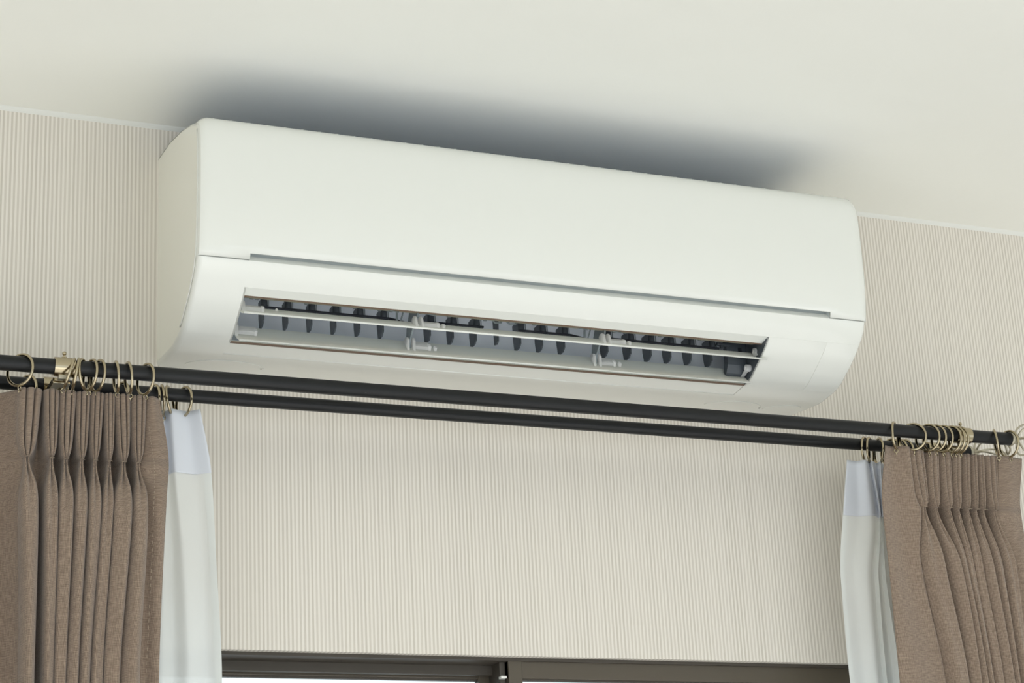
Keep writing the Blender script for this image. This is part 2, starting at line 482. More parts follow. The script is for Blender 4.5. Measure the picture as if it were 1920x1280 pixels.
for x in cols:
    d = min(x, W - x)
    drop = RC - math.sqrt(max(RC * RC - max(RC - d, 0) ** 2, 0))
    inx = 0.0042 * max(0, 1 - d / 0.011) ** 2           # the edge turns back at the ends
    c_ = []
    for z in rows_z:
        k = (z - ZS0) / (rows_z[0] - ZS0)
        zz = z - drop * max(0, (k - 0.55) / 0.45) ** 1.5
        yy = y_at(z) + inx
        c_.append(bm.verts.new((x, yy, zz)))
    g.append(c_)
for i in range(len(cols) - 1):
    for j in range(len(rows_z) - 1):
        if j == len(rows_z) - 2 and S0 - 1e-6 <= cols[i] < S1 - 1e-6: continue
        bm.faces.new((g[i][j], g[i + 1][j], g[i + 1][j + 1], g[i][j + 1]))
fpn = obj('front_panel', bm, M_ac, ac, smooth=True, angle=40)
md = fpn.modifiers.new('thick', 'SOLIDIFY'); md.thickness = 0.0022; md.offset = 1.0
for f in fpn.data.polygons: pass
# finger slot: a slope that runs in and up behind the panel
bm = bmesh.new()
prism_x(bm, [(-.1975, ZS0 - 0.0005), (-.1925, ZS0 + 0.0066), (-.1870, ZS0 + 0.0066), (-.1870, ZS0 - 0.0005)], S0, S1)
obj('finger_slot', bm, M_ac2, ac)
bm = bmesh.new(); prism_x(bm, [(-.1872, ZS0), (-.1872, ZS1 + .006), (-.1975, ZS1 + .006), (-.1975, ZS1 + .007), (-.1860, ZS1 + .007), (-.1860, ZS0)], S0, S1)
for xx in (S0 - .001, S1): prism_x(bm, [(-.1970, ZS0), (-.1870, ZS0), (-.1870, ZS1 + .006), (-.1975, ZS1 + .006)], xx, xx + .001)
obj('slot_back', bm, mat('slot_shade_plastic', (212, 217, 217), 0.5), ac)  # greyed to paint in the shade deep inside the slot

# outlet: soffit bevel, rim, duct
OXa, OXb = OX0, OX1
bm = bmesh.new()
pa = PROF[JA]
def quadx(bm, p, q, x0, x1):
    a = bm.verts.new((x0, p[0], p[1])); b = bm.verts.new((x1, p[0], p[1])); c = bm.verts.new((x1, q[0], q[1])); d = bm.verts.new((x0, q[0], q[1]))
    bm.faces.new((a, b, c, d))
prism_x(bm, [(pa[0], pa[1]), (-.1640, 2.2024), (-.1640, 2.2050), (pa[0] + .002, pa[1] + 0.003)], OX0, OX1)
obj('outlet_bevel', bm, M_ac2, ac)
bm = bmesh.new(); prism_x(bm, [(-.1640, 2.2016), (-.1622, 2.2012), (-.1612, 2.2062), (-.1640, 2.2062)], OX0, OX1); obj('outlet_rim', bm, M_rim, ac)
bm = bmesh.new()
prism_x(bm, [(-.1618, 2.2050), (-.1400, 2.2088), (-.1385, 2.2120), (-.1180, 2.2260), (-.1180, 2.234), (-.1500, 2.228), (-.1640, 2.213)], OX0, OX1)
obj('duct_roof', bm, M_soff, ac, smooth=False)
bm = bmesh.new()
duct = [(-.1110, 2.1655), (-.1010, 2.1690), (-.0900, 2.1770), (-.0800, 2.1890), (-.0740, 2.2050), (-.0725, 2.2250), (-.0800, 2.2450), (-.1000, 2.2520), (-.1180, 2.2500), (-.1180, 2.2330)]
n = len(duct)
A = [bm.verts.new((OX0, y, z)) for y, z in duct]; B = [bm.verts.new((OX1, y, z)) for y, z in duct]
for i in range(n - 1): bm.faces.new((A[i], A[i + 1], B[i + 1], B[i]))
obj('duct_back', bm, M_duct, ac, smooth=True)
sidep = [(-.1110, 2.1640), (-.1010, 2.1690), (-.0900, 2.1770), (-.0740, 2.2050), (-.0725, 2.2250), (-.0800, 2.2450), (-.1180, 2.2500), (-.1500, 2.228),
         (-.1800, 2.2060), (-.1725, 2.1988), (-.1640, 2.1920), (-.1520, 2.1840), (-.1400, 2.1768), (-.1290, 2.1700), (-.1200, 2.1664)]
for x0, x1, mt in ((OX0 - 0.002, OX0, M_ac2), (OX1, OX1 + 0.002, M_vane)):
    bm = bmesh.new(); prism_x(bm, sidep, x0, x1); obj('duct_cheek', bm, mt, ac)
# lower lip of the outlet, set a hair inside the casing with a soft rim
bm = bmesh.new(); prism_x(bm, [(-.1125, 2.1652), (-.1065, 2.1668), (-.1065, 2.1640), (-.1115, 2.1635)], OX0, OX1); obj('lip_shadow_edge', bm, M_rim, ac)  # dark strip painting in the shade of the gap above the lip
lipo = offs(PROF, 0.0001)[JB:JC + 1]
lipi = offs(PROF, 0.0030)[JB:JC + 1]
bm = bmesh.new(); prism_x(bm, lipo + lipi[::-1], OX0, OX1 - 0.0004); obj('outlet_lip', bm, M_ac, ac, smooth=True, angle=40)
bm = bmesh.new()
e = PROF[JC]
tube(bm, [(OX0 - 0.001, e[0], e[1] + 0.0002), (OX1, e[0], e[1] + 0.0002)], 0.0010, 8)
obj('lip_rim', bm, M_ac, ac, smooth=True)

# motor box at the right end of the outlet
bm = bmesh.new()
XMB = at(1362, 662, -.122).x
prism_x(bm, [(-.1240, 2.2200), (-.1230, 2.1860), (-.1180, 2.1760), (-.1120, 2.1715), (-.1090, 2.1760), (-.1140, 2.190), (-.1150, 2.226), (-.1240, 2.226)], XMB, OX1 - 0.0008)
mb = obj('motor_box', bm, M_vane, ac)
bm = bmesh.new(); xq = at(1388, 660, -.1245).x; zq = at(1388, 660, -.1245).z; box(bm, xq - .0025, xq + .0025, -.1246, -.1225, zq - .006, zq + .006, 0.0006); o = obj('motor_slot', bm, M_link, ac)

# blades
def blade(a, b, x0, x1, cut_l, name, label):
    """a = front lower edge, b = back upper edge (y,z)"""
    N = 8; bow = 0.0022; th = 0.0016
    ty, tz = b[0] - a[0], b[1] - a[1]; L = math.hypot(ty, tz); ty /= L; tz /= L
    ny, nz = -tz, ty
    sec = []
    for k in range(N + 1):
        s = k / N; q = bow * 4 * s * (1 - s)
        sec.append((a[0] + ty * L * s - ny * q, a[1] + tz * L * s - nz * q, s))
    bm = bmesh.new()
    A = []; B = []
    for side in (1, -1):
        for (y, z, s) in (sec if side == 1 else sec[::-1]):
            hh = th / 2 * (0.5 + 0.5 * min(1, 4 * s + .6))
            yy, zz = y + ny * hh * side, z + nz * hh * side
            xl = x0 + (cut_l * (1 - s))
            A.append(bm.verts.new((xl, yy, zz))); B.append(bm.verts.new((x1, yy, zz)))
    n = len(A)
    for i in range(n): bm.faces.new((A[i], A[(i + 1) % n], B[(i + 1) % n], B[i]))
    bm.faces.new(A[::-1]); bm.faces.new(B)
    o = obj(name, bm, M_blade, ac, smooth=True, angle=50)
    if label: o['label'] = label
    # rounded nose along the front edge
    bm = bmesh.new(); tube(bm, [(x0 + cut_l, a[0], a[1]), (x1 + 0.0005, a[0], a[1])], 0.00125, 8)
    obj('blade_edge', bm, M_ac, o, smooth=True).location = (0, 0, 0)
    return o
B1a, B1b = (-.1600, 2.1835), (-.1345, 2.1990)
B2a, B2b = (-.1255, 2.1628), (-.1065, 2.1850)
blade1 = blade(B1a, B1b, 0.0625, 0.7400, 0.000, 'air_blade', 'upper milky white air blade')
blade2 = blade(B2a, B2b, 0.0625, 0.7335, 0.004, 'air_blade', 'lower milky white air blade')
def clip(x, a, b, par, ears=True, long=0.024, flip=1):
    """clear hinge clip standing on a blade"""
    ty, tz = b[0] - a[0], b[1] - a[1]; L = math.hypot(ty, tz); ty /= L; tz /= L
    ny, nz = -tz, ty
    if nz < 0: ny, nz = -ny, -nz
    def P_(s, h): return (a[0] + ty * L * s + ny * h, a[1] + tz * L * s + nz * h)
    bm = bmesh.new()
    def plate(x0, x1, pts):
        prism_x(bm, [P_(s, h) for s, h in pts], x0, x1)
    ear = [(0.30, 0), (0.95, 0), (0.98, .004), (0.90, .0075), (0.78, .0095), (0.62, .0090), (0.52, .006)]
    if ears:
        plate(x - 0.0050, x - 0.0025, ear); plate(x + 0.0025, x + 0.0050, ear)
        plate(x + 0.0050, x + long, [(0.45, 0), (0.88, 0), (0.86, .0036), (0.48, .0036)])
        plate(x + long - 0.002, x + long + 0.001, [(0.40, 0), (0.70, 0), (0.66, .0050), (0.46, .0050)])
        plate(x + long + 0.0055, x + long + 0.0085, [(0.42, 0), (0.66, 0), (0.62, .0038), (0.46, .0038)])
    else:
        plate(x, x + 0.0035, ear)
        plate(x + 0.0035, x + long, [(0.45, 0), (0.88, 0), (0.86, .0040), (0.48, .0040)])
        plate(x + long - 0.003, x + long, [(0.40, 0), (0.72, 0), (0.68, .0055), (0.46, .0055)])
    o = obj('hinge_clip', bm, M_clear, par)
    o.location = (0, 0, 0)
    return o
XM1 = at(787, 608, -.150).x; XM2 = at(1139, 638, -.150).x
for (a, b, par) in ((B1a, B1b, blade1), (B2a, B2b, blade2)):
    clip(0.0635, a, b, par, ears=False, long=0.026)
    clip(XM1, a, b, par); clip(XM2, a, b, par)
    # knob at the right end
    ty, tz = b[0] - a[0], b[1] - a[1]; L = math.hypot(ty, tz)
    bm = bmesh.new(); kp = at(1417, 659, -.1460) if par is blade1 else at(1402, 690, -.1290); xk = kp.x
    c = (kp.y, kp.z)
    cyl(bm, (xk - 0.003, c[0], c[1]), (xk + 0.003, c[0], c[1]), 0.0046, 16)
    cyl(bm, (xk - 0.0045, c[0] + .0003, c[1] + .0003), (xk - 0.003, c[0], c[1]), 0.0026, 12)
    prism_x(bm, [(c[0] - .003, c[1] - .002), (c[0] + .003, c[1] - .002), (a[0] * .55 + b[0] * .45 + .003, a[1] * .55 + b[1] * .45), (a[0] * .55 + b[0] * .45 - .003, a[1] * .55 + b[1] * .45 + .001)], xk - 0.0035, xk + 0.001)
    o = obj('pivot_knob', bm, M_clear, par, smooth=True, angle=40); o.location = (0, 0, 0)
    if a == B1a:
        bm = bmesh.new(); sphere(bm, (0.1045, (a[0] + b[0]) / 2 - .001, (a[1] + b[1]) / 2 + 0.003), 0.0018, 10)
        o = obj('nub', bm, M_clear, par, smooth=True); o.location = (0, 0, 0)

# struts that carry the blades in the middle
for x in (XM1, XM2):
    bm = bmesh.new()
    prism_x(bm, [(-.1500, 2.2190), (-.1440, 2.2030), (-.1320, 2.1985), (-.1180, 2.1850), (-.1120, 2.1720), (-.1060, 2.1700), (-.1020, 2.178), (-.1080, 2.2000), (-.1240, 2.2260)], x - 0.0011, x + 0.0011)
    obj('blade_strut', bm, M_strut, ac)
    bm = bmesh.new()                                        # U shaped keeper beside the strut
    for pts, rr in (([(x - .036, -.1480, 2.2185), (x - .036, -.1440, 2.2085), (x - .024, -.1440, 2.2070), (x - .024, -.1480, 2.2170)], .0011),
                    ([(x + .010, -.1480, 2.2185), (x + .010, -.1440, 2.2085), (x + .022, -.1440, 2.2070), (x + .022, -.1480, 2.2170)], .0011),
                    ([(x - 0.024, -.1400, 2.2210), (x - 0.022, -.1330, 2.2085), (x - 0.021, -.1290, 2.1990)], .0013),
                    ([(x - 0.014, -.1400, 2.2210), (x - 0.015, -.1330, 2.2085), (x - 0.017, -.1290, 2.1990)], .0010)):
        bm = bmesh.new(); tube(bm, pts, rr, 6); obj('strut_keeper', bm, M_strut, ac, smooth=True)
# vertical vanes
vp = [490, 535, 580, 625, 670, 714, 802, 845, 888, 971, 1012, 1053, 1134, 1177, 1215, 1252, 1290, 1329]
vane_mesh = None; knob_mesh = None; fin_mesh = None
def vane_at(x):
    global vane_mesh, knob_mesh, fin_mesh
    if vane_mesh is None:
        bm = bmesh.new()
        prism_x(bm, [(-.0130, .0350), (-.0130, .0210), (-.0125, .0040), (-.0060, .0), (.0090, .0005), (.0125, .0150), (.0125, .0350)], -0.0009, 0.0009)
        a = obj('vane', bm, M_vane, ac); vane_mesh = a.data
        bm = bmesh.new()
        tube(bm, [(0, -.0160, .0175), (0, -.0160, .0200), (0, -.0160, .0290), (0, -.0160, .0330)], [0.0030, 0.0044, 0.0042, 0.0022], 12)
        box(bm, -0.0060, 0.0040, -.0190, -.0120, .0130, .0175, 0.0006)
        k = obj('vane_knob', bm, M_vane, a, smooth=True, angle=45); knob_mesh = k.data
        bm = bmesh.new(); prism_x(bm, [(-.0205, .0100), (-.0190, .0100), (-.0180, .0330), (-.0190, .0330)], 0.0042, 0.0052)
        f = obj('vane_fin', bm, M_strut, a); fin_mesh = f.data
    else:
        a = bpy.data.objects.new('vane', vane_mesh); COL.objects.link(a); a.parent = ac
        k = bpy.data.objects.new('vane_knob', knob_mesh); COL.objects.link(k); k.parent = a
        f = bpy.data.objects.new('vane_fin', fin_mesh); COL.objects.link(f); f.parent = a
    k.location = (0, 0, 0); f.location = (0, 0, 0)
    a.location = Vector((x, -.1060, 2.1870)) - ac.location
    a.rotation_euler = (0, 0, math.radians(-4))
vx = [at(p_ + 2, 620 + (p_ - 490) * 0.075, -.110).x for p_ in vp]
for x in vx: vane_at(x)
# link bars that join the vanes in groups, and their cranked ends
def link(xa, xb, bend):
    bm = bmesh.new()
    y, z = -.1262, at(535, 579.5, -.1262).z
    box(bm, xa - 0.006, xb + 0.006, y - 0.0015, y + 0.0015, z - 0.0012, z + 0.0012, 0.0004)
    box(bm, xa - 0.006, xb + 0.006, y - 0.0005, y + 0.0025, z - 0.0050, z - 0.0030, 0.0004)
    obj('link_bar', bm, M_link, ac)
    if bend:
        bm = bmesh.new()
        tube(bm, [(xb + 0.004, y, z), (xb + 0.020, y - .002, z - 0.0035), (xb + 0.030, y - .002, z - 0.006), (xb + 0.050, y, z - 0.004), (xb + 0.060, y, z)], 0.0017, 6)
        obj('link_crank', bm, M_link, ac, smooth=True)
link(vx[0], vx[5], True); link(vx[6], vx[8], False); link(vx[9], vx[11], True); link(vx[12], vx[17], False)
# small hooks hanging from the duct roof, and the cranked keepers in the middle
hook_px = [470, 480, 573, 664, 710, 732, 840, 908, 1000, 1150, 1170, 1236, 1310]
for hp in hook_px:
    x = at(hp, 575 + (hp - 470) * .075, -.135).x
    bm = bmesh.new()
    box(bm, x - 0.0013, x + 0.0013, -.1370, -.1335, 2.2110, 2.2240, 0.0005)
    box(bm, x - 0.0013, x + 0.0030, -.1375, -.1345, 2.2095, 2.2125, 0.0005)
    obj('roof_hook', bm, M_strut, ac)
for hp in (929, 956):
    x = at(hp, 600, -.135).x
    bm = bmesh.new()
    tube(bm, [(x - 0.0065, -.1400, 2.2200), (x - 0.0060, -.1400, 2.2090), (x - 0.003, -.1400, 2.2065), (x + 0.0050, -.1400, 2.2070), (x + 0.0060, -.1400, 2.2190)], 0.0012, 6)
    tube(bm, [(x + 0.001, -.1330, 2.2210), (x - 0.002, -.1330, 2.2110)], 0.0011, 6)
    obj('vane_keeper', bm, M_strut, ac, smooth=True)
x = at(929, 630, -.115).x
bm = bmesh.new(); prism_x(bm, [(-.1250, 2.225), (-.1230, 2.190), (-.1180, 2.1870), (-.1120, 2.1880), (-.1100, 2.225)], x - 0.0010, x + 0.0010); obj('centre_fin', bm, M_vane, ac)
bm = bmesh.new()
box(bm, XMB - .016, XMB + .003, -.1300, -.1240, 2.2090, 2.2120, 0.0004); box(bm, XMB - .011, XMB - .007, -.1290, -.1250, 2.2050, 2.2090, 0.0004)
obj('drive_arm', bm, M_vane, ac)

# display cover plates to the right of the outlet (thin, slightly proud)
def skin(j0, j1, x0, x1, d_out, d_in, name, m_):
    po = offs(PROF, -d_out)[j0:j1 + 1]; pi_ = offs(PROF, d_in)[j0:j1 + 1]
    bm = bmesh.new(); prism_x(bm, po + pi_[::-1], x0, x1)
    bmesh.ops.bevel(bm, geom=[e_ for e_ in bm.edges if abs(e_.verts[0].co.x - e_.verts[1].co.x) < 1e-6 and e_.calc_length() > 0.0], offset=0.0002, segments=1, affect='EDGES')
    return obj(name, bm, m_, ac, smooth=True, angle=30)
skin(15, 22, OX1 + 0.0030, 0.8180, 0.0005, 0.001, 'display_cover', M_ac)
skin(15, 22, 0.8190, W - R_END - 0.003, 0.0005, 0.001, 'corner_cover', M_ac)
# embossed arcs and screws underneath
def bottom_z(y): return lerp_tab(sorted([(yy, zz) for yy, zz in PROF[JC:]]), y)
def arc(xc, yc, rx, ry, a0, a1, nm='embossed_arc'):
    bm = bmesh.new(); pts = []
    for k in range(19):
        a = math.radians(a0 + (a1 - a0) * k / 18); y = yc + ry * math.sin(a)
        pts.append((xc + rx * math.cos(a), y, bottom_z(y) - 0.0001))
    tube(bm, pts, 0.0005, 6); obj(nm, bm, M_ac, ac, smooth=True)
arc(0.075, -.022, 0.048, 0.036, 190, 345)
arc(0.760, -.022, 0.042, 0.036, 190, 345)
arc(0.835, -.022, 0.030, 0.036, 190, 300)
for x in (0.119, 0.800):
    bm = bmesh.new(); zz = bottom_z(-.030); cyl(bm, (x, -.030, zz - 0.0006), (x, -.030, zz + 0.002), 0.0011, 10); obj('screw', bm, M_screw, ac, smooth=True, angle=40)
for yy, zz in ((-.034, 2.372), (-.036, 2.205)):
    bm = bmesh.new(); cyl(bm, (0.0009, yy, zz), (0.0022, yy, zz), 0.0008, 8); obj('cheek_pin', bm, M_screw, ac)

# ------------------------------------------------------------------ curtain rods
ZR = 2.1047; YF, YB = -.151, -.084
RF, RB = 0.0085, 0.0077
XLEFT = -0.62
def finial(par, x, y, z, r):
    bm = bmesh.new()
    prof = [(0, r + .0004), (.002, r + .0012), (.004, r + .0003), (.007, r * .80), (.010, r * .62), (.013, r * .70), (.0145, r * .55)]
    tube(bm, [(x + a, y, z) for a, _ in prof], [b for _, b in prof], 20)
    o = obj('finial_neck', bm, M_metal2, par, smooth=True, angle=50)
    R = 0.0245; L = 0.050
    for k in range(6):
        bm = bmesh.new(); pts = []
        for i in range(17):
            a = PI * i / 16; tw = k * PI / 3 + 0.9 * a / PI
            rad = R * math.sin(a) ** 0.8 if 0 < i < 16 else 0.0012
            pts.append((x + .013 + L * (1 - math.cos(a)) / 2, y + rad * math.cos(tw), z + rad * math.sin(tw)))
        tube(bm, pts, 0.0014, 7)
        obj('cage_wire', bm, M_metal2, o, smooth=True).location = (0, 0, 0)
    bm = bmesh.new(); sphere(bm, (x + .013 + L, y, z), .0030); obj('finial_tip', bm, M_metal2, o, smooth=True).location = (0, 0, 0)
def rod(y, r, x1, label):
    e_ = empty('curtain_rod', ((XLEFT + x1) / 2, y, ZR)); tag(e_, label, 'curtain rod', 'pair of black curtain rods')
    bm = bmesh.new(); cyl(bm, (XLEFT, y, ZR), (x1, y, ZR), r, 32); obj('tube', bm, M_rod, e_, smooth=True, angle=40)
    finial(e_, x1, y, ZR, r)
    return e_
XFE = at(1892, 822, YF).x; XBE = at(1815, 846, YB).x
rod(YF, RF, XFE, 'thicker black rod in front carrying the brown curtains')
rod(YB, RB, XBE, 'thinner black rod behind, nearer the wall, carrying the white sheers')

def bracket(xc, label):
    e_ = empty('curtain_bracket', (xc, 0, ZR)); tag(e_, label, 'curtain bracket', 'metal curtain brackets')
    bm = bmesh.new(); box(bm, xc - .013, xc + .013, -.0030, 0, ZR - .030, ZR + .020, 0.001); obj('wall_plate', bm, M_metal2, e_)
    bm = bmesh.new(); box(bm, xc - .0095, xc + .0095, -.1400, -.003, ZR - .0150, ZR - .0120, 0.0008)
    box(bm, xc - .0090, xc - .0070, -.1350, -.003, ZR - .0120, ZR - .0070, 0.0004)
    obj('arm', bm, M_metal, e_)
    for y, r, nm in ((YF, RF, 'front'), (YB, RB, 'rear')):
        bm = bmesh.new()
        n = 28; w_ = .0110
        # open cup: a band round the lower and front side of the rod
        A = []
        for k in range(n + 1):
            a = math.radians(-215 + 305 * k / n)      # leaves a slot at the top rear
            A.append((math.cos(a), math.sin(a)))
        vs = [[bm.verts.new((xc + s_ * w_, y - c_[0] * rr, ZR + c_[1] * rr)) for c_ in A] for rr in (r + .0004, r + .0022) for s_ in (-1, 1)]
        i0, i1, o0, o1 = vs
        for k in range(n):
            bm.faces.new((i0[k], i0[k + 1], i1[k + 1], i1[k])); bm.faces.new((o0[k], o1[k], o1[k + 1], o0[k + 1]))
            bm.faces.new((i0[k], o0[k], o0[k + 1], i0[k + 1])); bm.faces.new((i1[k], i1[k + 1], o1[k + 1], o1[k]))
        for k in (0, n): bm.faces.new((i0[k], i1[k], o1[k], o0[k]))
        c = obj('rod_cup', bm, M_metal, e_, smooth=True, angle=40)
        bm = bmesh.new(); box(bm, xc - .006, xc + .006, y - .004, y + .004, ZR - r - .0060, ZR - r - .0015, .0005); obj('cup_foot', bm, M_metal2, e_)
        if y == YF:
            bm = bmesh.new(); cyl(bm, (xc, y, ZR + r + .0015), (xc, y, ZR + r + .0055), .0010, 8); sphere(bm, (xc, y, ZR + r + .0072), .0024)
            cyl(bm, (xc, y, ZR + r + .0020), (xc, y, ZR + r + .0030), .0030, 12)
            obj('clamp_screw', bm, M_metal, e_, smooth=True, angle=50)
            bm = bmesh.new(); box(bm, xc - .0115, xc + .0115, y - .0150, y - .0020, ZR + r + .0012, ZR + r + .0022, .0003)
    bm = bmesh.new(); cyl(bm, (xc + .002, -.1150, ZR - .0165), (xc + .002, -.1150, ZR - .0150), .0026, 12); cyl(bm, (xc + .002, -.1150, ZR - .0180), (xc + .002, -.1150, ZR - .0165), .0012, 8)
    obj('arm_screw', bm, M_metal, e_, smooth=True, angle=40)
bracket(at(120, 688, YF).x, 'metal bracket with a ball screw holding both rods above the left brown curtain')
bracket(at(1803, 815, YF).x, 'metal bracket with a ball screw holding both rods above the right brown curtain')

# ------------------------------------------------------------------ rings
R_MAJ, R_MIN = 0.0172, 0.00165
bm = bmesh.new()
tube(bm, [(0, R_MAJ * math.cos(2 * PI * k / 40), R_MAJ * math.sin(2 * PI * k / 40)) for k in range(40)], R_MIN, 10, closed=True)
RING = None; EYE = None; HOOK = None
ORD = ['first', 'second', 'third', 'fourth', 'fifth', 'sixth', 'seventh', 'eighth', 'ninth', 'tenth', 'eleventh']
ring_bm = bm
def ring(px, py, y, rr, s, tilt, label, group, back=False):
    global RING, EYE, HOOK
    P = at(px, py, y)
    az = math.atan2(P.x - CAM.x, P.y - CAM.y)
    psi = az - math.asin(max(-1, min(1, s)))
    if RING is None:
        r_ = obj('curtain_ring', ring_bm, M_metal, smooth=True); RING = r_.data
        b = bmesh.new(); tube(b, [(0.0025 * math.cos(2 * PI * k / 14), 0, -R_MAJ - .0035 + 0.0025 * math.sin(2 * PI * k / 14)) for k in range(14)], 0.0007, 6, closed=True)
        e_ = obj('eyelet', b, M_metal, r_, smooth=True); EYE = e_.data
        b = bmesh.new(); tube(b, [(0, .0, -R_MAJ - .0058), (0, .0008, -R_MAJ - .0068), (0, .0010, -R_MAJ - .0082)], 0.0006, 6)
        h_ = obj('hook', b, M_metal, r_, smooth=True); HOOK = h_.data
    else:
        r_ = bpy.data.objects.new('curtain_ring', RING); COL.objects.link(r_)
        e_ = bpy.data.objects.new('eyelet', EYE); COL.objects.link(e_); e_.parent = r_
        h_ = bpy.data.objects.new('hook', HOOK); COL.objects.link(h_); h_.parent = r_
    e_.location = h_.location = (0, 0, 0)
    r_.location = (P.x, y, ZR + rr + 0.0001 - (R_MAJ - R_MIN))
    # hang from the rod: turn about z (psi), then swing in the plane of the rod (tilt)
    r_.rotation_euler = (Matrix.Rotation(math.radians(tilt), 3, 'Y') @ Matrix.Rotation(-psi, 3, 'Z')).to_euler()
    tag(r_, label, 'curtain ring', group)
    return r_
G1, G2, G3, G4 = 'rings of the left brown curtain', 'rings of the left white sheer', 'rings of the right brown curtain', 'rings of the right white sheer'
for k, (px, s, tl) in enumerate([(38, .76, 0), (130, .10, 17), (142, .08, 9), (158, -.30, -5), (169, .42, 3), (184, .42, 1), (218, .14, -5), (241, .2, -6), (273, .52, 0)]):
    ring(px, 682 + px * .075, YF, RF, s, tl, f'metal ring, {ORD[k]} from the left over the left brown curtain', G1)
for k, (px, s, tl) in enumerate([(50, .6, 0), (113, .45, 0), (229, .45, -3), (287, .42, 0), (304, .12, -4), (319, -.22, -9), (345, .5, 0)]):
    ring(px, 718 + px * .075, YB, RB, s, tl, f'metal ring, {ORD[k]} from the left at the left end of the rear rod', G2)
for k, (px, s, tl) in enumerate([(1677, -.16, 4), (1710, .98, 0), (1738, .88, 0), (1751, .85, 0), (1765, .80, 0), (1780, .82, 0), (1789, .74, 0), (1796, .74, 0), (1866, .10, -4), (1890, .72, 0)]):
    ring(px, 806 + (px - 1677) * .075, YF, RF, s, tl, f'metal ring, {ORD[k]} from the left over the right brown curtain', G3)
for k, (px, s, tl) in enumerate([(1622, -.25, 5), (1631, -.22, 5), (1647, .35, 3), (1670, .75, 0), (1684, .7, 0), (1695, .7, 0)]):
    ring(px, 838 + (px - 1622) * .075, YB, RB, s, tl, f'metal ring, {ORD[k]} from the left at the right end of the rear rod', G4)

